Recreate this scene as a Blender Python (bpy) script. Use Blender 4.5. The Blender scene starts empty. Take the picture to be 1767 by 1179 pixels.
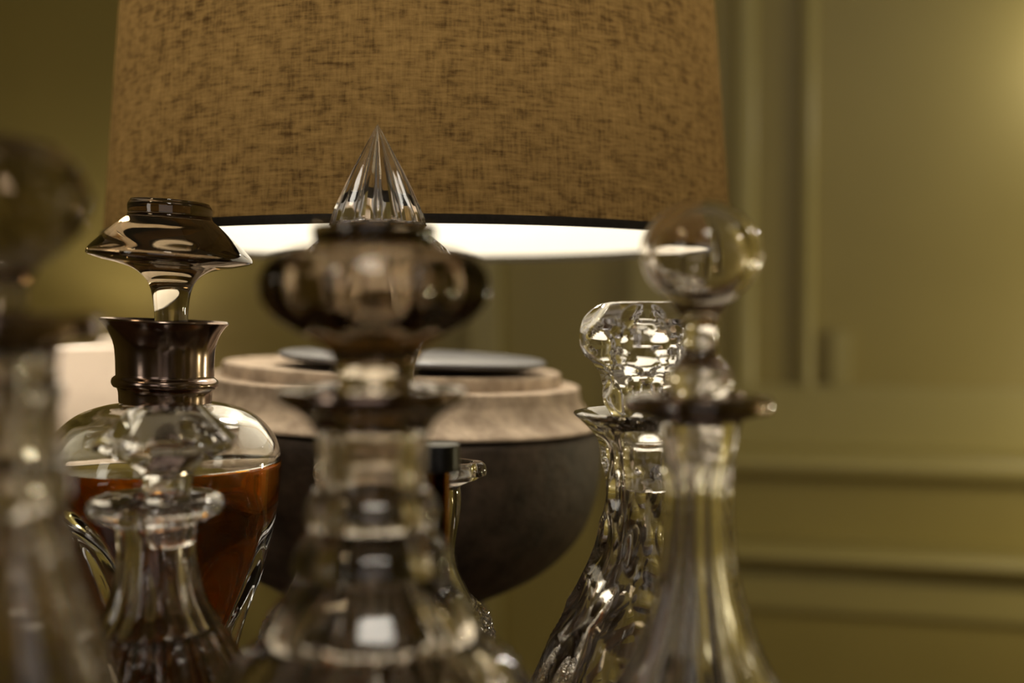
import bpy, bmesh, math, random
from mathutils import Matrix, Vector
random.seed(4)
PI = math.pi
C = bpy.context.scene.collection
sc = bpy.context.scene

# ---------------------------------------------------------------- camera
F = 1850.0                       # focal length in pixels of a 1767 px wide frame
EYE = 1.065
PITCH = math.atan(53.5 / F)      # looking slightly down
cam = bpy.data.cameras.new('camera')
cam.sensor_width = 36.0
cam.lens = F / 1767 * 36.0
cam.clip_start = 0.02
cam.dof.use_dof = True
cam.dof.focus_distance = 0.545
cam.dof.aperture_fstop = 2.9
co = bpy.data.objects.new('camera', cam); C.objects.link(co)
co.location = (0, 0, EYE); co.rotation_euler = (PI / 2 - PITCH, 0, 0)
sc.camera = co

# ---------------------------------------------------------------- world, lights, exposure
w = bpy.data.worlds.new('world'); sc.world = w; w.use_nodes = True
w.node_tree.nodes['Background'].inputs[0].default_value = (1, .8, .55, 1)
w.node_tree.nodes['Background'].inputs[1].default_value = 0.02
sc.view_settings.view_transform = 'Standard'; sc.view_settings.look = 'None'
sc.view_settings.gamma = 1; sc.view_settings.use_curve_mapping = False
sc.view_settings.exposure = 0.0
cy = sc.cycles
cy.use_denoising = True
cy.max_bounces = 24; cy.transmission_bounces = 24; cy.glossy_bounces = 10
cy.diffuse_bounces = 4; cy.transparent_max_bounces = 12
cy.caustics_reflective = False; cy.caustics_refractive = True; cy.volume_bounces = 5
cy.sample_clamp_indirect = 6.0; cy.blur_glossy = 0.3

def light(name, kind, loc, power, color, size=.1, size_y=None, aim=None):
    l = bpy.data.lights.new(name, kind); l.energy = power; l.color = color
    if kind == 'AREA':
        l.size = size
        if size_y: l.shape = 'RECTANGLE'; l.size_y = size_y
        else: l.shape = 'DISK'
    else: l.shadow_soft_size = size
    o = bpy.data.objects.new(name, l); C.objects.link(o); o.location = loc
    if aim is not None:
        o.rotation_euler = (Vector(aim) - Vector(loc)).to_track_quat('-Z', 'Y').to_euler()
    return o

WARM = (1.0, .74, .45); CREAM = (1.0, .86, .66); PALE = (1.0, .93, .80)
light('bulb_light', 'POINT', (-.063, .78, EYE + .195), 2.9, (1, .91, .76), .035)
light('side_lamp_light', 'POINT', (-.935, 2.27, EYE - .135), 2.4, (1, .86, .72), .03)
light('unseen_right_light', 'POINT', (1.12, 1.88, EYE + .48), 2.6, (1, .92, .86), .04)  # wall lamp out of frame, implied by the glow at upper right
light('unseen_right_light', 'POINT', (1.24, 1.50, EYE - .16), 6.0, (1, .87, .60), .05)  # off-frame light implied by the lit rails, clear of the wall
light('overhead_fill_light', 'AREA', (.25, -.9, 2.5), 4.0, PALE, .35, None, (.1, .3, 1))  # added fill from above, behind the camera; no fitting there
light('overhead_fill_light', 'AREA', (-1.1, -.3, 2.5), 2.6, (1, .74, .42), .3, None, (-.5, .5, 1))  # added warm fill over the left side
light('overhead_fill_light', 'AREA', (1.5, .4, 2.5), .5, (1, .92, .66), .3, None, (1.0, .6, 1))  # added fill over the right side
light('unseen_right_light', 'POINT', (1.72, .95, .80), 4.5, (1, .88, .55), .05)  # added light washing the right-hand walls, for streaks in the glass
light('unseen_room_light', 'AREA', (.05, -1.6, 1.45), 3.6, (1, .90, .84), 1.4, .9, (0, .5, 1.1))  # window behind the camera, implied by broad reflections in the glass
light('unseen_room_light', 'AREA', (1.75, -.5, 1.35), 2.2, (1, .95, .70), .5, 1.0, (0, .5, 1.0))  # added area light at right, for pale highlights in the glass
light('unseen_room_light', 'AREA', (-1.45, -.9, 1.35), 4.0, PALE, .35, .9, (0, .5, 1.0))  # added area light at left, brightens what the glass refracts

# ---------------------------------------------------------------- picture to place
TZ = EYE - .315                  # table top
def ray(px, py):
    u = (px - 883.5) / F; v = (py - 589.5) / F
    return u, math.cos(PITCH) - v * math.sin(PITCH), -math.sin(PITCH) - v * math.cos(PITCH)
def X(px, Y, py=589.5):
    u, d, z = ray(px, py); return u / d * Y
def Z(py, Y):
    u, d, z = ray(883.5, py); return EYE + z / d * Y
def T(Y, h=0.0):                 # picture height of the table top (plus h metres) at distance Y
    return 589.5 + F * math.tan(math.atan((.315 - h) / Y) - PITCH)

# ---------------------------------------------------------------- materials
def mat(name):
    m = bpy.data.materials.new(name); m.use_nodes = True
    nt = m.node_tree
    for n in list(nt.nodes): nt.nodes.remove(n)
    out = nt.nodes.new('ShaderNodeOutputMaterial')
    return m, nt, out
def N(nt, t, **kw):
    n = nt.nodes.new(t)
    for k, v in kw.items(): setattr(n, k, v)
    return n
def ramp(nt, stops):
    r = N(nt, 'ShaderNodeValToRGB'); e = r.color_ramp.elements
    e[0].position, e[0].color = stops[0][0], (*stops[0][1], 1)
    e[1].position, e[1].color = stops[-1][0], (*stops[-1][1], 1)
    for p, c in stops[1:-1]:
        x = e.new(p); x.color = (*c, 1)
    return r
def noise(nt, scale, detail=4, vec=None, mapscale=None, rough=.55):
    n = N(nt, 'ShaderNodeTexNoise'); n.inputs['Scale'].default_value = scale
    n.inputs['Detail'].default_value = detail; n.inputs['Roughness'].default_value = rough
    if vec is not None:
        if mapscale:
            mp = N(nt, 'ShaderNodeMapping'); mp.inputs['Scale'].default_value = mapscale
            nt.links.new(vec, mp.inputs[0]); nt.links.new(mp.outputs[0], n.inputs[0])
        else: nt.links.new(vec, n.inputs[0])
    return n
def pbr(name, c0, c1=None, scale=8, rough=.5, metal=0, bump=0, mapscale=None, detail=5, spec=.5, bscale=None):
    m, nt, out = mat(name)
    b = N(nt, 'ShaderNodeBsdfPrincipled'); nt.links.new(b.outputs[0], out.inputs[0])
    b.inputs['Roughness'].default_value = rough; b.inputs['Metallic'].default_value = metal
    b.inputs['Specular IOR Level'].default_value = spec
    tc = N(nt, 'ShaderNodeTexCoord')
    n = noise(nt, scale, detail, tc.outputs['Object'], mapscale)
    r = ramp(nt, [(.3, c0), (.7, c1 or c0)])
    nt.links.new(n.outputs[0], r.inputs[0]); nt.links.new(r.outputs[0], b.inputs['Base Color'])
    if bump:
        bp = N(nt, 'ShaderNodeBump'); bp.inputs['Strength'].default_value = bump; bp.inputs['Distance'].default_value = .002
        n2 = noise(nt, bscale or scale * 2, 6, tc.outputs['Object'])
        nt.links.new(n2.outputs[0], bp.inputs['Height']); nt.links.new(bp.outputs[0], b.inputs['Normal'])
    return m
def glass(name, color=(.98, .98, .97), ior=1.52, rough=0.0, absorb=None, density=60, cloud=0):
    m, nt, out = mat(name)
    g = N(nt, 'ShaderNodeBsdfGlass'); g.inputs['Color'].default_value = (*color, 1)
    g.inputs['Roughness'].default_value = rough; g.inputs['IOR'].default_value = ior
    nt.links.new(g.outputs[0], out.inputs['Surface'])
    # faint wipe marks and ripple of hand-worked glass
    tc = N(nt, 'ShaderNodeTexCoord'); n = noise(nt, 45, 2, tc.outputs['Object'])
    bp = N(nt, 'ShaderNodeBump'); bp.inputs['Strength'].default_value = .06; bp.inputs['Distance'].default_value = .002
    nt.links.new(n.outputs[0], bp.inputs['Height']); nt.links.new(bp.outputs[0], g.inputs['Normal'])
    if absorb:
        v = N(nt, 'ShaderNodeVolumeAbsorption'); v.inputs['Color'].default_value = (*absorb, 1)
        v.inputs['Density'].default_value = density
        if cloud:
            vs = N(nt, 'ShaderNodeVolumeScatter'); vs.inputs['Color'].default_value = (1, .9, .8, 1)
            vs.inputs['Density'].default_value = cloud; vs.inputs['Anisotropy'].default_value = .0
            ad = N(nt, 'ShaderNodeAddShader'); nt.links.new(v.outputs[0], ad.inputs[0]); nt.links.new(vs.outputs[0], ad.inputs[1])
            nt.links.new(ad.outputs[0], out.inputs['Volume'])
        else: nt.links.new(v.outputs[0], out.inputs['Volume'])
    return m
M = {}
M['crystal'] = glass('crystal', (.975, .97, .965), 1.54)
M['glass'] = glass('clear_glass', (.98, .98, .97), 1.50)
M['smoke'] = glass('smoked_crystal', (.95, .94, .93), 1.52, absorb=(.755, .71, .64), density=100)
M['light_smoke'] = glass('faintly_smoked_crystal', (.96, .95, .94), 1.52, absorb=(.78, .73, .65), density=35)
M['whisky'] = glass('whisky', (1, 1, 1), 1.34, absorb=(.985, .88, .14), density=19, cloud=3)
M['brandy'] = glass('brandy', (1, 1, 1), 1.34, absorb=(.85, .62, .2), density=55)
M['dark_bottle'] = glass('brown_glass', (.30, .16, .08), 1.5)
M['tarnished'] = pbr('tarnished_silver', (.20, .145, .12), (.30, .23, .19), 30, .16, 1.0, .05)
M['steel'] = pbr('steel', (.5, .5, .52), (.6, .6, .6), 20, .3, 1.0)
M['plate'] = pbr('grey_plate', (.13, .13, .145), (.17, .17, .18), 30, .35, .3)
M['black'] = pbr('black_plastic', (.006, .006, .008), (.01, .01, .01), 30, .3)
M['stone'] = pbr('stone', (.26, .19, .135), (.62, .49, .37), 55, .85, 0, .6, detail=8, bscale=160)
M['stone_in_shade'] = pbr('stone_in_shade', (.028, .018, .012), (.095, .064, .044), 60, .6, 0, .5, detail=8, bscale=130)  # urn stone again, with the shade below the rim put into its colour
M['wall'] = pbr('olive_wall', (.34, .28, .085), (.37, .305, .095), 3, .42, 0, .05, bscale=120)
M['trim'] = pbr('olive_trim', (.40, .345, .13), (.43, .37, .14), 3, .35)
M['ceiling'] = pbr('ceiling', (.5, .46, .36), (.52, .48, .38), 3, .8)
M['floor'] = pbr('floor_wood', (.11, .06, .03), (.2, .12, .06), 6, .4, mapscale=(1, 12, 1))
M['wood'] = pbr('dark_wood', (.05, .025, .012), (.11, .055, .025), 5, .3, mapscale=(1, 14, 1))
M['brass'] = pbr('brass', (.55, .38, .16), (.6, .42, .2), 10, .3, 1)
M['hem'] = pbr('hem_tape', (.018, .014, .010), (.03, .024, .018), 300, .9)
def bulb_mat():
    m, nt, out = mat('bulb')
    e = N(nt, 'ShaderNodeEmission'); e.inputs[0].default_value = (1, .85, .6, 1); e.inputs[1].default_value = 4
    nt.links.new(e.outputs[0], out.inputs[0]); return m
M['bulb'] = bulb_mat()
def linen(name, dark, light_, tr_dark, tr_light, lining, trans_amt, k=1.0, fwd=0.0):
    """woven cloth lit through from inside, pale lining on the inner face"""
    m, nt, out = mat(name); L = nt.links.new
    uv = N(nt, 'ShaderNodeUVMap')
    a = noise(nt, 1, 3, uv.outputs[0], (75 * k, 520 * k, 1), .62)     # weft threads
    b = noise(nt, 1, 3, uv.outputs[0], (520 * k, 65 * k, 1), .62)     # warp threads
    c = noise(nt, 1, 5, uv.outputs[0], (90 * k, 150 * k, 1), .6)   # slubs
    d = noise(nt, 1, 2, uv.outputs[0], (14 * k, 14 * k, 1))
    def mth(op, x, y):
        n = N(nt, 'ShaderNodeMath', operation=op)
        for i, q in enumerate((x, y)):
            if isinstance(q, (int, float)): n.inputs[i].default_value = q
            else: L(q, n.inputs[i])
        return n.outputs[0]
    s = mth('ADD', mth('MULTIPLY', a.outputs[0], .31), mth('MULTIPLY', b.outputs[0], .25))
    s = mth('ADD', s, mth('MULTIPLY', c.outputs[0], .34))
    s = mth('ADD', s, mth('MULTIPLY', d.outputs[0], .14))
    r = N(nt, 'ShaderNodeMapRange'); r.inputs[1].default_value = .41; r.inputs[2].default_value = .66
    L(s, r.inputs[0])
    r1 = ramp(nt, [(0, dark), (1, light_)]); r2 = ramp(nt, [(0, tr_dark), (.35, tuple((p + q) / 2 for p, q in zip(tr_dark, tr_light))), (1, tr_light)])
    L(r.outputs[0], r1.inputs[0]); L(r.outputs[0], r2.inputs[0])
    df = N(nt, 'ShaderNodeBsdfDiffuse'); tr = N(nt, 'ShaderNodeBsdfTranslucent')
    L(r1.outputs[0], df.inputs[0]); L(r2.outputs[0], tr.inputs[0])
    bp = N(nt, 'ShaderNodeBump'); bp.inputs['Strength'].default_value = .5; bp.inputs['Distance'].default_value = .0006
    L(s, bp.inputs['Height']); L(bp.outputs[0], df.inputs['Normal'])
    rfr = N(nt, 'ShaderNodeBsdfRefraction'); rfr.inputs['Roughness'].default_value = .8; rfr.inputs['IOR'].default_value = 1.03
    L(r2.outputs[0], rfr.inputs[0])
    m0 = N(nt, 'ShaderNodeMixShader'); m0.inputs[0].default_value = fwd
    L(tr.outputs[0], m0.inputs[1]); L(rfr.outputs[0], m0.inputs[2])
    mx = N(nt, 'ShaderNodeMixShader'); mx.inputs[0].default_value = trans_amt
    L(df.outputs[0], mx.inputs[1]); L(m0.outputs[0], mx.inputs[2])
    inn = N(nt, 'ShaderNodeBsdfDiffuse'); inn.inputs[0].default_value = (*lining, 1)
    g = N(nt, 'ShaderNodeNewGeometry'); mx2 = N(nt, 'ShaderNodeMixShader')
    L(g.outputs['Backfacing'], mx2.inputs[0]); L(mx.outputs[0], mx2.inputs[1]); L(inn.outputs[0], mx2.inputs[2])
    L(mx2.outputs[0], out.inputs[0]); return m
M['linen'] = linen('brown_linen', (.060, .038, .018), (.19, .132, .066), (.034, .018, .006), (.172, .105, .034), (.88, .86, .80), .5, 1.0, 0.0)
M['cream_cloth'] = linen('cream_cloth', (.55, .47, .37), (.62, .54, .43), (.28, .25, .21), (.32, .28, .235), (.8, .76, .68), .5, .3)

# ---------------------------------------------------------------- object helpers
def tag(o, label=None, cat=None, group=None, kind=None):
    for k, v in (('label', label), ('category', cat), ('group', group), ('kind', kind)):
        if v: o[k] = v
    return o
def thing(name, label, cat, loc, group=None):
    o = bpy.data.objects.new(name, None); C.objects.link(o); o.location = loc; o.empty_display_size = .02
    return tag(o, label, cat, group)
def add(name, verts, faces, m, parent=None, smooth=True, sharp=32, uvs=None):
    """verts in world space; the object's origin goes to its parent's base"""
    org = Vector(parent.matrix_basis.translation) if parent and not parent.parent else Vector((0, 0, 0))
    if parent and parent.parent: org = Vector(parent.parent.matrix_basis.translation) + parent.matrix_basis.translation
    me = bpy.data.meshes.new(name)
    me.from_pydata([tuple(Vector(v) - org) for v in verts], [], faces)
    bm = bmesh.new(); bm.from_mesh(me)
    if uvs is not None:
        lay = bm.loops.layers.uv.new('UVMap'); bm.verts.ensure_lookup_table()
        for f in bm.faces:
            us = [uvs[l.vert.index][0] for l in f.loops]; wrap = max(us) - min(us) > .3
            for l in f.loops:
                u, v = uvs[l.vert.index]
                if wrap and u < max(us) / 2: u += uvs[-1][0]
                l[lay].uv = (u, v)
    if uvs is None: bmesh.ops.recalc_face_normals(bm, faces=bm.faces)
    for f in bm.faces: f.smooth = smooth
    if smooth:
        lim = math.radians(sharp)
        for e in bm.edges:
            if len(e.link_faces) == 2 and e.calc_face_angle(0) > lim: e.smooth = False
    bm.to_mesh(me); bm.free(); me.update()
    me.materials.append(m)
    o = bpy.data.objects.new(name, me); C.objects.link(o)
    if parent: o.parent = parent
    return o
def spline(pts, step=6.0):
    """smooth curve through (y, r) points; a doubled point makes a corner"""
    runs, cur = [], [pts[0]]
    for p in pts[1:]:
        if p == cur[-1]: runs.append(cur); cur = [p]
        else: cur.append(p)
    runs.append(cur); out = []
    for run in runs:
        if len(run) < 2: continue
        if len(run) == 2: seq = [run[0], run[1]]
        else:
            seq = []
            q = [tuple(2 * a - b for a, b in zip(run[0], run[1]))] + run + [tuple(2 * a - b for a, b in zip(run[-1], run[-2]))]
            for i in range(1, len(q) - 2):
                p0, p1, p2, p3 = q[i - 1:i + 3]
                d = math.dist(p1, p2); n = max(2, min(14, int(d / step)))
                for k in range(n):
                    t = k / n
                    seq.append(tuple(.5 * (2 * b + (c - a) * t + (2 * a - 5 * b + 4 * c - e) * t * t + (3 * b - a - 3 * c + e) * t ** 3)
                                     for a, b, c, e in zip(p0, p1, p2, p3)))
            seq.append(run[-1])
        out += seq if not out else seq[1:]
    return [(y, max(r, 0)) for y, r in out]
def dense(pts, step=5.0):
    out = [pts[0]]
    for p in pts[1:]:
        n = max(1, int(math.dist(out[-1], p) / step)); a = out[-1]
        for k in range(1, n + 1): out.append(tuple(u + (v - u) * k / n for u, v in zip(a, p)))
    return out
def rev(px, Y, prof, nseg=96, rf=None, tilt=0.0, ty=None, phase=0.0, xf=None):
    """turn a (picture y, radius in picture px) profile about a vertical axis at distance Y"""
    s = Y / F; cx = X(px, Y); V, Fc = [], []; rings = []
    for i, (y, r) in enumerate(prof):
        z = Z(y, Y)
        if r < .02: rings.append([len(V)]); V.append((cx, Y, z)); continue
        ring = []
        for k in range(nseg):
            th = 2 * PI * k / nseg + phase
            rr = rf(th, y, r, i) if rf else r
            x, yy = rr * math.cos(th), rr * math.sin(th)
            if xf: x = xf(x, y, th)
            ring.append(len(V)); V.append((cx + x * s, Y + yy * s, z))
        rings.append(ring)
    for a, b in zip(rings, rings[1:]):
        if len(a) == 1 and len(b) == 1: continue
        for k in range(nseg):
            k2 = (k + 1) % nseg
            if len(a) == 1: Fc.append((a[0], b[k], b[k2]))
            elif len(b) == 1: Fc.append((a[k], a[k2], b[0]))
            else: Fc.append((a[k], a[k2], b[k2], b[k]))
    if tilt:
        t = math.tan(math.radians(tilt))
        V = [(x, y, z - (x - cx) * t * (ty(z) if ty else 1)) for x, y, z in V]
    return V, Fc
def poly(n, off=0.0):            # flat-sided cross-section
    def f(th):
        a = (th + off) % (2 * PI / n) - PI / n
        return math.cos(PI / n) / math.cos(a)
    return f
def flute(n, off=0.0):           # 0 on the ridges, 1 in the hollows
    return lambda th: abs(math.sin(n * (th + off) / 2))
def sstep(a, b, x):
    t = min(1, max(0, (x - a) / (b - a))); return t * t * (3 - 2 * t)
def box(V, Fc, x0, x1, y0, y1, z0, z1, tf=None, bev=0.0):
    b = len(V)
    for z in (z0, z1):
        for x, y in ((x0, y0), (x1, y0), (x1, y1), (x0, y1)):
            p = (x, y, z); V.append(tf(p) if tf else p)
    Fc += [tuple(b + i for i in f) for f in ((3, 2, 1, 0), (4, 5, 6, 7), (0, 1, 5, 4), (1, 2, 6, 5), (2, 3, 7, 6), (3, 0, 4, 7))]
def solid(name, x0, x1, y0, y1, z0, z1, m, parent=None, bev=0.0, tf=None):
    V, Fc = [], []; box(V, Fc, x0, x1, y0, y1, z0, z1, tf)
    o = add(name, V, Fc, m, parent, smooth=False)
    if bev:
        md = o.modifiers.new('bevel', 'BEVEL'); md.width = bev; md.segments = 3
    return o
def tube(V, Fc, pts, r, n=10):
    rings = []
    for i, p in enumerate(pts):
        p = Vector(p); d = Vector(pts[min(i + 1, len(pts) - 1)]) - Vector(pts[max(i - 1, 0)]); d.normalize()
        a = d.orthogonal().normalized() if i == 0 else (rings[-1][1] - d * rings[-1][1].dot(d)).normalized()
        b = d.cross(a); base = len(V)
        for k in range(n):
            t = 2 * PI * k / n; V.append(tuple(p + (a * math.cos(t) + b * math.sin(t)) * r))
        rings.append((base, a))
    for (a, _), (b, _) in zip(rings, rings[1:]):
        for k in range(n): Fc.append((a + k, a + (k + 1) % n, b + (k + 1) % n, b + k))
    Fc.append(tuple(range(rings[0][0] + n - 1, rings[0][0] - 1, -1))); Fc.append(tuple(range(rings[-1][0], rings[-1][0] + n)))

# ---------------------------------------------------------------- the room
ALPHA = math.radians(13.5); TA = math.tan(ALPHA); Y0 = 2.3
def wl(p):                       # (along the wall, out from the wall, height) -> world
    s, d, z = p
    return (s * math.cos(ALPHA) - d * math.sin(ALPHA), Y0 - s * math.sin(ALPHA) - d * math.cos(ALPHA), z)
def ws(px, d=0.0):
    """position along the wall seen at picture column px"""
    u = (px - 883.5) / F; y = (Y0 - d / math.cos(ALPHA)) / (1 + TA * u)
    return (u * y + d * math.sin(ALPHA)) / math.cos(ALPHA)
def wz(py, px, d=0.0):
    u = (px - 883.5) / F; y = (Y0 - d / math.cos(ALPHA)) / (1 + TA * u); return Z(py, y)
S0, S1, D1_ = -1.75, 2.25, 4.4
def struct(name, x0, x1, y0, y1, z0, z1, m, bev=0):
    return tag(solid(name, x0, x1, y0, y1, z0, z1, m, None, bev, wl), kind='structure')
struct('floor', S0 - .1, S1 + .1, -.1, D1_ + .1, -.05, 0, M['floor'])
struct('ceiling', S0 - .1, S1 + .1, -.1, D1_ + .1, 2.6, 2.65, M['ceiling'])
struct('wall_back', S0 - .1, S1 + .1, -.1, 0, 0, 2.6, M['wall'])
struct('wall_left', S0 - .1, S0, 0, D1_, 0, 2.6, M['wall'])
struct('wall_right', S1, S1 + .1, 0, D1_, 0, 2.6, M['wall'])
struct('wall_front', S0, S1, D1_, D1_ + .1, 0, 2.6, M['wall'])
struct('baseboard_back', S0, S1, 0, .02, 0, .14, M['trim'], .006)
def profile_trim(name, prof, s0, s1, along='s'):
    """mould a (out, along) section in a straight run; horizontal runs along s, vertical runs along z"""
    V, Fc = [], []; n = len(prof)
    for e in (s0, s1):
        for d, q in prof: V.append(wl((e, d, q)) if along == 's' else wl((q, d, e)))
    for k in range(n): Fc.append((k, (k + 1) % n, n + (k + 1) % n, n + k))
    Fc += [tuple(range(n - 1, -1, -1)), tuple(range(n, 2 * n))]
    o = add(name, V, Fc, M['trim'], None, True, 40); return tag(o, kind='structure')
def zz(py): return wz(py, 1300)
def roundsec(q0, q1, d, n=8):
    out = [(0, q0)]
    for k in range(n + 1):
        t = PI * k / n; out.append((d * (.35 + .65 * math.sin(t)), (q0 + q1) / 2 - (q1 - q0) / 2 * math.cos(t)))
    out.append((0, q1)); return out
sR = ws(1200); zr = zz(672)
# pilaster the rails run into
struct('trim_1', ws(1090), ws(1222), 0, .030, .14, 2.6, M['trim'], .004)
# sill rail, lower rail and the apron board below
profile_trim('trim_2', roundsec(zz(816), zz(768), .080), sR, S1)
profile_trim('trim_3', roundsec(zz(962), zz(926), .085), sR, S1)
struct('trim_4', sR, S1, 0, .018, zz(768), zz(664), M['trim'], .004)
struct('trim_5', sR, S1, 0, .022, zz(1046), zz(985), M['trim'], .006)
# window-like panel frame: two upright mouldings and a small block at its foot
profile_trim('trim_6', roundsec(ws(1262), ws(1304), .022), zz(664), 2.45, 'z')
profile_trim('trim_7', roundsec(ws(1378), ws(1404), .026), zz(664), 2.45, 'z')
struct('trim_8', ws(1432), ws(1468), 0, .02, zz(664), zz(572), M['trim'], .004)
# moulding seen in the gap beneath the lampshade
struct('trim_9', ws(815), ws(868), 0, .040, .14, 2.45, M['trim'], .005)
struct('trim_10', ws(772), ws(790), 0, .012, .14, 2.45, M['trim'], .004)
profile_trim('trim_11', roundsec(2.45, 2.6, .06), S0, S1)

# ---------------------------------------------------------------- console table
tab = thing('console_table', 'dark polished wood table that carries the decanters and the lamp', 'table', (0, .5, 0))
solid('table_top', -.62, .62, .10, .88, TZ - .03, TZ, M['wood'], tab, .004)
solid('apron', -.56, .56, .15, .86, TZ - .11, TZ - .03, M['wood'], tab, .003)
for sx in (-1, 1):
    for y in (.18, .83):
        V, Fc = [], []; x = sx * .53
        for z, h in ((0, .014), (TZ - .11, .026)):
            for a, b in ((-h, -h), (h, -h), (h, h), (-h, h)): V.append((x + a, y + b, z))
        Fc = [(3, 2, 1, 0), (4, 5, 6, 7), (0, 1, 5, 4), (1, 2, 6, 5), (2, 3, 7, 6), (3, 0, 4, 7)]
        add('leg', V, Fc, M['wood'], tab, False)

# ---------------------------------------------------------------- stone urn
UY, UP = .80, 680
zlo, zhi = Z(1100, UY), Z(900, UY)
lean = lambda z: min(1, max(0, (z - zlo) / (zhi - zlo)))
urn = thing('stone_urn', 'round weathered stone urn with stepped rim, carrying the lamp behind the decanters', 'urn', (X(UP, UY), UY, TZ))
top = [(634, 0), (634, 0), (633, 250), (633, 250), (631, 280), (635, 287), (650, 287), (650, 287), (653, 287), (653, 287), (653, 312), (653, 312),
       (655, 319), (672, 321), (680, 325), (698, 338), (709, 352), (714, 358), (718, 358), (718, 358), (720, 300), (720, 300), (720, 0)]
def rough(amp, seed):
    rnd = random.Random(seed); ks = [(rnd.randint(2, 34), rnd.uniform(0, 6.3), rnd.uniform(.4, 1)) for _ in range(18)]
    def f(th, y, r, i):
        return r + (amp * sum(a * math.sin(k * th + p + y * .05) for k, p, a in ks) / 9 if r > 200 else 0)
    return f
add('stepped_rim', *rev(UP, UY, spline(top), 128, rough(2.2, 1), 2.5, lean), M['stone'], urn, True, 35)
bowl = [(721, 0), (721, 0), (721, 345), (721, 345), (724, 354), (735, 357), (770, 357), (810, 353), (850, 344), (890, 328), (930, 300), (965, 262), (995, 212),
        (1018, 165), (1030, 150), (1040, 146), (1040, 146), (1040, 0)]
o = add('bowl', *rev(UP, UY, spline(bowl), 128, rough(1.4, 5), 2.5, lean), M['stone_in_shade'], urn, True, 35)
o['label'] = 'stone bowl coloured dark for the shade below the rim'
foot = [(1040, 0), (1040, 0), (1040, 148), (1040, 148), (1052, 158), (1075, 168), (1085, 160), (1105, 125), (1150, 105), (1195, 125), (1225, 165), (1235, 172), (1235, 172), (T(UY, .0005), 176), (T(UY, .0005), 176), (T(UY, .0005), 0)]
add('foot', *rev(UP, UY, spline(foot), 96), M['stone_in_shade'], urn)

# ---------------------------------------------------------------- table lamp
LY = .78
lamp = thing('table_lamp', 'lit table lamp with a wide brown linen drum shade, standing on the stone urn', 'lamp', (X(720, LY), LY, Z(626, LY)))
disc = [(623, 0), (623, 0), (616, 0)]
pl = [(624, 0), (624, 0), (624, 222), (624, 222), (621, 228), (617, 229), (614, 226), (612, 218), (612, 218), (612, 0)]
add('base_plate', *rev(714, LY, spline(pl), 96, None, 2.5), M['plate'], lamp)['label'] = 'thin dark grey round base plate'
hz = .0458; R0 = .2185; H = .27; R1 = .198; SX = X(733, LY)
stem = [(612, 0), (612, 0), (612, 12), (612, 12), (606, 11), (598, 8), (560, 8), (480, 8), (400, 8), (330, 8), (330, 8), (328, 15), (328, 15), (268, 16), (268, 16), (266, 0)]
add('stem', *rev(712, LY, spline(stem), 32), M['brass'], lamp)
bl = [(266, 0), (266, 0), (266, 12), (255, 16), (235, 34), (205, 46), (175, 44), (150, 28), (141, 0)]
bl = [(y + 2, r * .9) for y, r in bl]
# bulb (clear envelope around the point light)
o = add('bulb', *rev(712, LY, spline([(y, r * .8) for y, r in bl]), 32), M['glass'], lamp)
def cone(name, ra, za, rb, zb, m, n=192, rows=24, thick=0):
    V, Fc, U = [], [], []
    for j in range(rows + 1):
        t = j / rows; r = ra + (rb - ra) * t; z = za + (zb - za) * t
        for k in range(n):
            th = 2 * PI * k / n
            V.append((SX + r * math.cos(th), LY + r * math.sin(th), z)); U.append((k / n * 2 * PI * R0, z))
    for j in range(rows):
        for k in range(n):
            a, b = j * n + k, j * n + (k + 1) % n; Fc.append((a, b, b + n, a + n))
    V.append((SX, LY, zb)); U.append((2 * PI * R0, 0))
    return add(name, V[:-1], Fc, m, lamp, True, 60, U)
shade = cone('lamp_shade', R0, EYE + hz + .0005, R1, EYE + hz + H, M['linen'])
shade['label'] = 'brown linen drum shade with a white lining'
def hoop(r, z, h, m, name, parent):
    V, Fc = [], []; n = 192; sec = [(-.0011, -h), (.0012, -h), (.0016, 0), (.0012, h), (-.0011, h), (-.0014, 0)]
    for k in range(n):
        th = 2 * PI * k / n
        for dr, dz in sec: V.append((SX + (r + dr) * math.cos(th), LY + (r + dr) * math.sin(th), z + dz))
    s = len(sec)
    for k in range(n):
        for j in range(s):
            a, b = k * s, ((k + 1) % n) * s; Fc.append((a + j, a + (j + 1) % s, b + (j + 1) % s, b + j))
    return add(name, V, Fc, m, parent)
hoop(R0, EYE + hz + .0024, .0025, M['hem'], 'hem', shade)['label'] = 'black hem tape along the lower edge'
hoop(R1, EYE + hz + H - .002, .002, M['hem'], 'hem', shade)
V, Fc = [], []
zc = Z(268, LY)
for k in range(3):
    th = 2 * PI * k / 3 + .5
    tube(V, Fc, [(X(712, LY), LY, EYE + hz + H - .03), (SX + (R1 - .001) * math.cos(th), LY + (R1 - .001) * math.sin(th), EYE + hz + H - .003)], .0015, 8)
tube(V, Fc, [(X(712, LY), LY, EYE + hz + H - .03), (X(712, LY) - .035, LY, EYE + hz + H - .06), (X(712, LY) - .038, LY, zc + .03), (X(712, LY) - .008, LY, zc)], .0015, 8)
tube(V, Fc, [(X(712, LY), LY, EYE + hz + H - .03), (X(712, LY) + .035, LY, EYE + hz + H - .06), (X(712, LY) + .038, LY, zc + .03), (X(712, LY) + .008, LY, zc)], .0015, 8)
add('harp', V, Fc, M['brass'], lamp)

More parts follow.
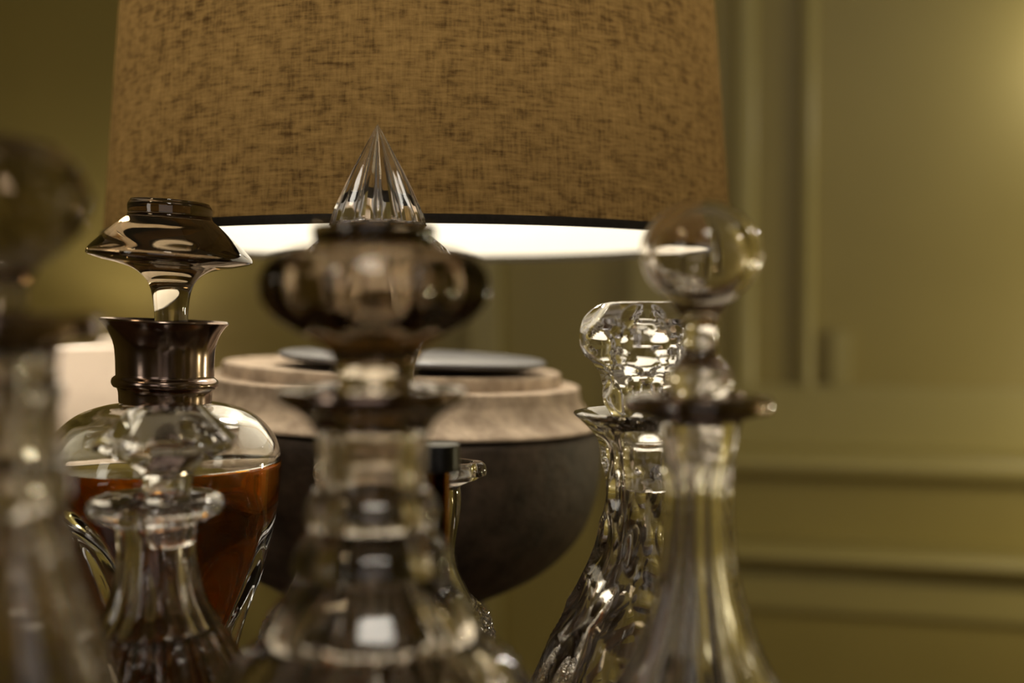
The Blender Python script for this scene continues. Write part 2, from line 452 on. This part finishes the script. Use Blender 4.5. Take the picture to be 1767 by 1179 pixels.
# ---------------------------------------------------------------- side table and cream lamp at the far wall
SY = 2.27
sx0 = X(130, SY)
st = thing('side_table', 'small round side table by the far wall under the cream lamp', 'table', (sx0, SY, 0))
def wrev(cx, cy, prof, n=48):
    V, Fc, rings = [], [], []
    for z, r in prof:
        if r < 1e-5: rings.append([len(V)]); V.append((cx, cy, z)); continue
        rings.append(list(range(len(V), len(V) + n)))
        V += [(cx + r * math.cos(2 * PI * k / n), cy + r * math.sin(2 * PI * k / n), z) for k in range(n)]
    for a, b in zip(rings, rings[1:]):
        for k in range(n):
            k2 = (k + 1) % n
            if len(a) == 1: Fc.append((a[0], b[k], b[k2]))
            elif len(b) == 1: Fc.append((a[k], a[k2], b[0]))
            else: Fc.append((a[k], a[k2], b[k2], b[k]))
    return V, Fc
add('table_top', *wrev(sx0, SY, [(.53, 0), (.53, .19), (.54, .2), (.55, .2), (.555, .195), (.555, 0)]), M['wood'], st)
add('pedestal', *wrev(sx0, SY, [(0, 0), (0, .14), (.02, .14), (.05, .05), (.1, .025), (.4, .02), (.5, .03), (.53, .06), (.53, 0)]), M['wood'], st)
sl = thing('table_lamp', 'cream lampshade glowing against the far wall, at the left edge behind the amber decanter', 'lamp', (sx0, SY, .555))
add('base', *wrev(sx0, SY, [(.5555, 0), (.5555, .06), (.57, .065), (.60, .07), (.66, .075), (.72, .05), (.76, .02), (.84, .012), (.9, .012), (.9, 0)]), M['brass'], sl)
zt = Z(592, SY)
V, Fc, U = [], [], []
pr = [(zt - .27, .150), (zt - .2, .146), (zt - .12, .140), (zt - .05, .133), (zt - .02, .127), (zt - .006, .117), (zt, .102)]
n = 96
for z, r in pr:
    for k in range(n):
        th = 2 * PI * k / n; V.append((sx0 + r * math.cos(th), SY + r * math.sin(th), z)); U.append((k / n * .9, z))
for j in range(len(pr) - 1):
    for k in range(n): a, b = j * n + k, j * n + (k + 1) % n; Fc.append((a, b, b + n, a + n))
add('lamp_shade', V, Fc, M['cream_cloth'], sl, True, 60, U)
V, Fc = [], []
for k in range(3):
    th = 2 * PI * k / 3; tube(V, Fc, [(sx0, SY, zt - .03), (sx0 + .116 * math.cos(th), SY + .116 * math.sin(th), zt - .006)], .0015, 6)
tube(V, Fc, [(sx0, SY, .9), (sx0, SY, zt - .03)], .002, 6)
add('shade_carrier', V, Fc, M['brass'], sl)

# ---------------------------------------------------------------- decanters
def decanter(px, Y, label, name='decanter'):
    return thing(name, label, 'decanter', (X(px, Y), Y, TZ), 'crystal and glass decanters on the table')
def shell(px, Y, outer, inner, nseg, rf=None, **kw):
    """outer skin (from foot to lip) then the cavity (from lip down): one closed glass wall"""
    b = T(Y, .0006)
    o = spline(outer + [outer[-1]] if False else outer); i = spline(inner)
    k = len(o)
    prof = [(b, 0)] + o + i
    f = (lambda th, y, r, n: rf(th, y, r) if n <= k else r) if rf else None
    return rev(px, Y, prof, nseg, f, **kw)

def hollow(name, V, Fc, V2, F2, m, parent):
    """a closed glass skin with an air space inside it"""
    b0 = len(V)
    o = add(name, V + V2, Fc + [tuple(b0 + i for i in f) for f in F2], m, parent, True, 40)
    bm = bmesh.new(); bm.from_mesh(o.data); bm.verts.ensure_lookup_table()
    cav = [f for f in bm.faces if f.verts[0].index >= b0]
    vol = sum(f.calc_center_median().dot(f.normal) * f.calc_area() for f in cav)
    c0 = sum((v.co for v in bm.verts if v.index >= b0), Vector()) / len(V2)
    vol -= sum(c0.dot(f.normal) * f.calc_area() for f in cav)
    if vol > 0: bmesh.ops.reverse_faces(bm, faces=cav)
    bm.to_mesh(o.data); bm.free(); return o

# -- 1: amber decanter with silver collar (in focus)
px, Y = 283, .55; t = T(Y, .0006)
d = decanter(px, Y, 'pinched decanter of amber whisky with a dark silver collar and mushroom stopper', 'whisky_decanter')
def dents(th, y):
    s = 0
    for a in (-PI / 2 + .78, -PI / 2 - .82, PI / 2, ):
        dth = (th - a + PI) % (2 * PI) - PI
        q = (dth / .74) ** 2 + ((y - 1010) / 190) ** 2
        if q < 1: s += (1 - q) ** 1.3
    return s
outer = [(t, 118), (t, 118), (t - 14, 122), (1500, 100), (1350, 96), (1200, 106), (1085, 131), (1000, 161), (920, 182), (850, 194), (800, 197), (765, 190), (735, 170), (712, 140), (700, 105), (694, 72), (688, 66), (640, 66), (580, 66), (572, 66), (572, 66)]
inner = [(572, 58), (572, 58), (640, 52), (690, 55), (704, 80), (722, 130), (742, 160), (775, 184), (810, 189), (870, 180), (940, 150), (1020, 114), (1100, 84), (1200, 70), (1350, 70), (1430, 55), (1460, 0)]
def rf1(th, y, r): return r * (1 - .16 * dents(th, y))
def rf1i(th, y, r, i): return r * (1 - .30 * dents(th, y))
b = spline(outer); i_ = spline(inner); kk = len(b)
add('body', *rev(px, Y, [(t, 0)] + b + i_, 144, lambda th, y, r, i: rf1(th, y, r) if i <= kk else rf1i(th, y, r, i)), M['glass'], d, True, 50)
liq = [(797, 0), (797, 0), (797, 180), (796, 187.5), (798, 190.0), (810, 191.5), (870, 182), (940, 151.5), (1020, 115.5), (1100, 85.5), (1200, 71.5), (1350, 71.5), (1430, 56.5), (1463, 0)]
o = add('liquid', *rev(px, Y, spline(liq), 144, rf1i), M['whisky'], d, True, 50); o['label'] = 'amber whisky'
col = [(695, 67), (695, 67), (695, 77), (695, 77), (676, 78), (670, 81), (668, 86), (661, 89), (654, 87), (650, 82), (645, 81.5), (620, 82), (598, 84), (580, 90), (566, 98), (558, 105), (555, 107), (552, 105.5), (552, 105.5), (562, 94), (578, 80), (600, 70), (600, 67), (600, 67), (695, 67)]
dy = lambda p, q: [(y + q, r) for y, r in p]
o = add('collar', *rev(px + 2, Y, spline(col, 4), 96, None, 2.6), M['tarnished'], d, True, 40); o['label'] = 'dark tarnished silver collar'
stp = [(347, 0), (347, 0), (347, 58), (351, 66), (358, 70), (372, 70), (378, 72), (378, 72), (386, 82), (405, 103), (425, 124), (436, 134), (443, 137), (448, 134), (455, 110), (460, 84), (468, 60), (482, 43), (500, 34), (530, 29), (560, 27.5), (600, 26), (625, 24), (632, 18), (634, 0)]
def rfs(th, y, r, i): return r
cav = [(380, 0), (380, 0), (381, 50), (386, 62), (410, 92), (430, 116), (436, 122), (440, 118), (446, 90), (450, 50), (451, 0)]
o = add('stopper', *rev(296, Y, spline(stp, 4), 96, None, 3.6), M['smoke'], d, True, 40); o['label'] = 'mushroom-shaped smoky stopper'

# -- 2: small decanter in front of it
px, Y = 267, .45; t = T(Y, .0006)
d = decanter(px, Y, 'small fluted decanter with a flat faceted stopper, in front of the amber one', 'fluted_decanter')
fl = flute(14, .1)
def rf2(th, y, r): return r * (1 - .10 * fl(th) * sstep(935, 1030, y))
outer = [(t, 190), (t, 190), (t - 14, 196), (1700, 200), (1500, 204), (1350, 200), (1250, 184), (1179, 160), (1120, 132), (1080, 108), (1040, 86), (1000, 73), (960, 66), (930, 66), (905, 70), (893, 76), (893, 76), (890, 104), (882, 112), (872, 116), (862, 113), (856, 104), (854, 80), (854, 80)]
inner = [(854, 44), (854, 44), (870, 41), (900, 39), (940, 36), (980, 42), (1020, 54), (1080, 84), (1120, 108), (1179, 138), (1260, 162), (1400, 182), (1600, 180), (1700, 160), (1745, 0)]
add('body', *shell(px, Y, outer, inner, 168, rf2), M['crystal'], d, True, 45)
liq = [(1085, 0), (1085, 0), (1085, 88), (1120, 109), (1179, 139), (1260, 163), (1400, 183), (1600, 181), (1700, 161), (1747, 0)]
o = add('liquid', *rev(px, Y, spline(liq), 96), M['brandy'], d, True, 50); o['label'] = 'brown brandy'
stp = [(700, 0), (700, 0), (700, 60), (700, 60), (760, 122), (760, 122), (771, 124), (771, 124), (800, 60), (800, 60), (812, 46), (840, 40), (880, 37), (930, 33), (940, 25), (940, 0)]
p6 = poly(8, .25)
o = add('stopper', *rev(px + 20, Y, [(y, r) for y, r in spline(stp, 6)], 96, lambda th, y, r, i: r * (p6(th) if y < 800 else 1)), M['crystal'], d, True, 14); o['label'] = 'eight-sided cut stopper'

# -- 3: far left foreground decanter, very near
px, Y = -12, .30; t = T(Y, .0006)
d = decanter(px, Y, 'ringed cut crystal decanter with a faceted globe stopper, cut off by the left edge', 'ringed_decanter')
fl3 = flute(12, .2); p3 = poly(12, .13)
def rf3(th, y, r): return r * (p3(th) if 600 < y < 880 else 1) * (1 - .09 * fl3(th) * sstep(880, 980, y))
outer = [(t, 250), (t, 250), (t - 20, 258), (2200, 290), (1900, 305), (1600, 300), (1400, 272), (1250, 235), (1179, 205), (1080, 175), (1000, 150), (940, 128), (900, 112), (885, 106), (885, 106), (870, 120), (835, 124), (805, 118), (795, 106), (795, 106), (780, 108), (715, 106), (700, 104), (700, 104), (690, 113), (672, 113), (660, 104), (660, 104), (620, 104), (595, 112), (586, 124), (586, 124), (586, 166), (586, 166), (580, 171), (560, 172), (552, 168), (552, 168), (549, 140), (549, 140)]
inner = [(549, 66), (549, 66), (600, 60), (700, 58), (800, 58), (900, 66), (1000, 98), (1100, 138), (1250, 196), (1400, 235), (1600, 262), (1900, 266), (2250, 250), (2350, 0)]
add('body', *shell(px, Y, outer, inner, 144, rf3), M['light_smoke'], d, True, 28)
rg = [(546, 100), (546, 100), (545, 168), (545, 168), (548, 175), (582, 176), (588, 170), (588, 170), (590, 128), (590, 128)]
o = add('rim', *rev(px, Y, spline(rg + [(590, 125), (546, 90), (546, 100)]), 96), M['tarnished'], d, True, 35); o['label'] = 'dark rim'
# faceted globe stopper
V, Fc = [], []; s = Y / F; cx = X(px, Y)
rings = [(238, 60), (252, 112), (290, 150), (340, 164), (392, 150), (432, 112), (462, 72)]
rows = []
for j, (y, r) in enumerate(rings):
    off = (j % 2) * PI / 12; rows.append(list(range(len(V), len(V) + 12)))
    V += [(cx + r * s * math.cos(2 * PI * k / 12 + off), Y + r * s * math.sin(2 * PI * k / 12 + off), Z(y, Y)) for k in range(12)]
for j in range(len(rows) - 1):
    a, b = rows[j], rows[j + 1]
    for k in range(12):
        k2 = (k + 1) % 12
        if j % 2 == 0: Fc += [(a[k], a[k2], b[k]), (a[k2], b[k2], b[k])]
        else: Fc += [(a[k], a[k2], b[k2]), (a[k], b[k2], b[k])]
Fc.append(tuple(rows[0])); neck = rows[-1]
for y, r in ((500, 52), (540, 54), (548, 60), (556, 58), (640, 54), (690, 52)):
    off = 0; nr = list(range(len(V), len(V) + 12))
    V += [(cx + r * s * math.cos(2 * PI * k / 12 + off), Y + r * s * math.sin(2 * PI * k / 12 + off), Z(y, Y)) for k in range(12)]
    for k in range(12): Fc.append((neck[k], neck[(k + 1) % 12], nr[(k + 1) % 12], nr[k]))
    neck = nr
Fc.append(tuple(reversed(neck)))
o = add('stopper', V, Fc, M['light_smoke'], d, False); o['label'] = 'faceted globe stopper'

# -- 4: front centre decanter with stepped rings
px, Y = 642, .36; t = T(Y, .0006)
d = decanter(px, Y, 'large blurred decanter with stepped neck rings and lobed stopper, front centre', 'stepped_decanter')
p4 = poly(16, .05); fl4 = flute(16, .05)
def rf4(th, y, r):
    if y > 1088: return r * (1 - .07 * fl4(th) * sstep(1088, 1180, y))
    return r * (p4(th) if 705 < y else 1)
outer = [(t, 330), (t, 330), (t - 20, 336), (1900, 350), (1600, 345), (1400, 338), (1280, 318), (1179, 280), (1130, 235), (1102, 192), (1090, 166), (1090, 166),
         (1087, 188), (1087, 188), (1070, 187), (1040, 168), (1010, 146), (990, 128), (980, 114), (980, 114), (978, 139), (978, 139), (962, 139), (940, 131), (918, 112), (904, 97), (904, 97),
         (901, 115), (901, 115), (886, 118), (868, 115), (848, 104), (838, 92), (838, 92), (820, 94), (780, 96), (745, 100), (725, 110), (708, 130), (696, 152), (690, 160), (682, 160), (678, 155), (678, 155), (676, 140), (676, 140)]
inner = [(676, 72), (676, 72), (720, 64), (800, 58), (860, 60), (930, 70), (1000, 82), (1080, 112), (1179, 196), (1280, 250), (1400, 275), (1600, 290), (1900, 290), (2050, 260), (2090, 0)]
add('body', *shell(px, Y, outer, inner, 160, rf4), M['light_smoke'], d, True, 28)
rg = [(673, 100), (673, 100), (668, 150), (668, 150), (672, 162), (684, 163), (690, 158), (690, 158), (694, 148), (694, 148)]  # dark metal ring added over the glass lip
o = add('rim', *rev(px, Y, spline(rg + [(676, 120), (673, 100)]), 96), M['tarnished'], d, True, 35); o['label'] = 'dark rim'
stp = [(390, 0), (390, 0), (388, 96), (388, 96), (392, 106), (408, 106), (424, 102), (424, 102), (434, 148), (452, 184), (475, 202), (500, 206), (525, 199), (550, 176), (572, 138), (592, 100), (612, 78), (640, 68), (668, 64), (690, 60), (760, 54), (800, 48), (806, 0)]
f8 = flute(8, .25)
o = add('stopper', *rev(px + 5, Y, spline(stp, 6), 160, lambda th, y, r, i: r * (1 - .11 * f8(th) * sstep(424, 470, y) * (1 - sstep(560, 640, y)))), M['smoke'], d, True, 28)
o['label'] = 'broad lobed stopper with a flat top'

# -- 5: decanter with the spire stopper, behind it
px, Y = 650, .53; t = T(Y, .0006)
d = decanter(px, Y, 'diamond-cut decanter with a pointed spire stopper, behind the front centre decanter', 'spire_decanter')
def tri(x): x = x % 1.0; return 1 - abs(2 * x - 1)
def rf5(th, y, r):
    if y > 1042:
        a = th / (2 * PI) * 44; b = (y - 1042) / 26.0
        return r - 9 * min(1, (y - 1042) / 5) * (1 - min(tri(a + b), tri(a - b))) * (1 if y < 1500 else 0)
    return r
outer = [(t, 200), (t, 200), (t - 14, 205), (1500, 210), (1300, 216), (1180, 215), (1085, 205), (1060, 190), (1044, 176), (1042, 170), (1042, 170), (1034, 164), (1000, 147), (962, 132), (930, 124), (870, 113), (840, 108), (836, 106), (828, 107), (815, 110), (803, 108), (797, 102), (797, 102)]
inner = [(797, 88), (797, 88), (830, 84), (900, 90), (962, 108), (1034, 140), (1085, 170), (1180, 188), (1300, 190), (1500, 184), (1580, 160), (1610, 0)]
def spout(x, y, th):
    c = max(0, math.cos(th)) ** 4
    return x + c * (44 * (1 - sstep(818, 842, y)) + 36 * (1 - sstep(842, 990, y)))
b = spline(outer, 4); i_ = spline(inner)
bb = [p for p in b]; kk = len(bb)
dd = []
for p, q in zip(bb, bb[1:]):
    dd.append(p)
    if 1042 < (p[0] + q[0]) / 2 < 1500:
        n = int(abs(p[0] - q[0]) / 4)
        dd += [(p[0] + (q[0] - p[0]) * k / n, p[1] + (q[1] - p[1]) * k / n) for k in range(1, n)]
dd.append(bb[-1]); kk = len(dd)
add('body', *rev(px, Y, [(t, 0)] + dd + i_, 352, lambda th, y, r, i: rf5(th, y, r) if i <= kk else r, xf=spout), M['crystal'], d, True, 20)
stp = [(214, 0), (214, 0), (222, 5), (300, 47), (340, 66), (372, 80), (386, 84), (390, 86), (390, 86), (396, 78), (396, 78), (410, 96), (440, 128), (480, 142), (520, 136), (555, 110), (585, 84), (610, 70), (640, 62), (700, 58), (780, 56), (860, 50), (866, 0)]
fs = flute(12, .13)
o = add('stopper', *rev(px + 3, Y, dense(spline(stp, 5), 8), 192, lambda th, y, r, i: r * (1 - (.16 * fs(th) if y < 388 else .06 * fs(th) * (1 - sstep(560, 640, y))))), M['crystal'], d, True, 22)
o['label'] = 'pointed spire stopper cut with flutes'

# -- 6: slim dark bottle with a black cap
px, Y = 757, .455; t = T(Y, .0006)
d = thing('slim_bottle', 'slim dark bottle with a flat black cap, beside the neck of the front centre decanter', 'bottle', (X(px, Y), Y, TZ))
outer = [(t, 42), (t, 42), (t - 6, 45), (1200, 45), (1090, 44), (1050, 34), (1010, 22), (960, 19), (820, 19), (814, 19), (814, 19)]
inner = [(814, 14), (814, 14), (960, 14), (1010, 17), (1060, 30), (1100, 38), (1300, 39), (t - 20, 38), (t - 14, 0)]
add('body', *shell(px, Y, outer, inner, 48), M['dark_bottle'], d)
cp = [(766, 0), (766, 0), (766, 32), (767, 35), (770, 36), (808, 36.5), (812, 35), (813, 32), (813, 32), (813, 0)]
o = add('cap', *rev(px, Y, spline(cp, 3), 64), M['black'], d, True, 40); o['label'] = 'flat black cap'

# -- 7: thumbprint-cut decanter at right (in focus)
px, Y = 1118, .52; t = T(Y, .0006)
d = decanter(px, Y, 'crystal decanter with thumbprint cuts and a chunky cut stopper, in sharp focus at right', 'thumbprint_decanter')
sc7 = []
def scoop_row(n, y, a, b, depth, off, R): sc7.extend(((2 * PI * k / n + off) % (2 * PI), y, a, b, depth, R) for k in range(n))
scoop_row(6, 850, 38, 52, 13, -.1, 80); scoop_row(6, 780, 34, 40, 10, .42, 84); scoop_row(6, 935, 40, 58, 14, .42, 88)
scoop_row(6, 1035, 58, 52, 20, -1.95, 118); scoop_row(6, 1150, 74, 105, 24, .30 - PI / 2, 185); scoop_row(12, 1330, 62, 150, 20, .1, 238)
def scoops(L, th, y, r):
    dep = 0
    for a, yc, wa, wb, dp, R in L:
        if abs(y - yc) > wb: continue
        dth = (th - a + PI) % (2 * PI) - PI
        q = (dth * R / wa) ** 2 + ((y - yc) / wb) ** 2
        if q < 1: dep = max(dep, dp * (1 - q))
    return r - dep
outer = [(t, 190), (t, 190), (t - 14, 196), (1500, 226), (1350, 240), (1250, 232), (1179, 214), (1090, 170), (1010, 122), (960, 98), (920, 86), (860, 80), (800, 80), (765, 84), (745, 96), (728, 112), (718, 124), (714, 128), (711, 127), (711, 127), (709, 118), (709, 118)]
inner = [(712, 100), (712, 100), (730, 70), (760, 52), (820, 48), (900, 50), (960, 58), (1010, 78), (1090, 122), (1179, 165), (1300, 190), (1450, 190), (1540, 170), (1560, 0)]
b = dense(spline(outer), 6); i_ = spline(inner); kk = len(b)
add('body', *rev(px, Y, [(t, 0)] + b + i_, 240, lambda th, y, r, i: scoops(sc7, th, y, r) if i <= kk else r), M['crystal'], d, True, 22)
st7 = []
for k in range(6):
    a = 2 * PI * k / 6 - PI / 2 + .32
    st7.append((a, 592, 46, 42, 26, 112)); st7.append((a + PI / 6, 640, 30, 44, 17, 80)); st7.append((a + PI / 6, 543, 36, 24, 12, 105))
    st7.append((a, 683, 18, 30, 9, 62))
stp = [(522, 0), (522, 0), (521, 62), (521, 62), (526, 84), (545, 108), (570, 120), (590, 122), (610, 119), (622, 104), (634, 90), (655, 80), (690, 78), (712, 66), (730, 52), (780, 44), (830, 42), (842, 36), (844, 0)]
o = add('stopper', *rev(px, Y, dense(spline(stp, 5), 4), 216, lambda th, y, r, i: scoops(st7, th, y, r)), M['crystal'], d, True, 20)
o['label'] = 'chunky stopper with hollow cuts'

# -- 8: ball-stoppered decanter at right, nearer
px, Y = 1206, .40; t = T(Y, .0006)
d = decanter(px, Y, 'fluted decanter with a round ball stopper and flat lip, nearest at right', 'ball_decanter')
fl8 = flute(12, .0)
def rf8(th, y, r): return r * (1 - .17 * fl8(th) * sstep(760, 860, y))
outer = [(t, 220), (t, 220), (t - 16, 226), (1850, 245), (1600, 252), (1400, 240), (1300, 210), (1220, 168), (1179, 142), (1120, 112), (1060, 90), (1000, 74), (930, 65), (860, 61), (800, 62), (760, 66), (735, 72), (722, 76), (722, 76), (716, 78), (712, 90), (712, 90), (711, 122), (705, 128), (696, 129), (688, 127), (684, 120), (684, 120), (683, 90), (683, 90)]
inner = [(683, 52), (683, 52), (720, 47), (780, 42), (860, 40), (960, 46), (1040, 62), (1120, 88), (1200, 132), (1300, 180), (1420, 210), (1600, 218), (1850, 205), (1920, 0)]
add('body', *shell(px, Y, outer, inner, 168, rf8), M['crystal'], d, True, 30)
rg = [(682, 80), (682, 80), (681, 104), (681, 104), (684, 109), (704, 110), (714, 104), (714, 104), (722, 80), (722, 80)]  # narrow dark metal ring added at the glass lip
o = add('rim', *rev(px, Y, spline(rg + [(722, 77), (682, 77), (682, 80)]), 96), M['tarnished'], d, True, 35); o['label'] = 'dark ring under the lip'
ball = []
for k in range(0, 22):
    a = PI * k / 24; ball.append((438 - 92 * math.cos(a) * 1.0, 105 * math.sin(a)))
ball = [(346, 0)] + ball[1:20]
stp = ball + [(536, 42), (556, 32), (580, 28), (602, 29), (618, 36), (634, 50), (654, 56), (672, 54), (682, 48), (700, 42), (760, 38), (790, 36), (792, 0)]
ci = [(438 - 70 * math.cos(PI * k / 20), 80 * math.sin(PI * k / 20)) for k in range(21)]
o = hollow('stopper', *rev(px + 2, Y, spline(stp, 5), 96), *rev(px + 2, Y, ci, 96), M['light_smoke'], d)
o['label'] = 'round ball stopper on a waisted stem'
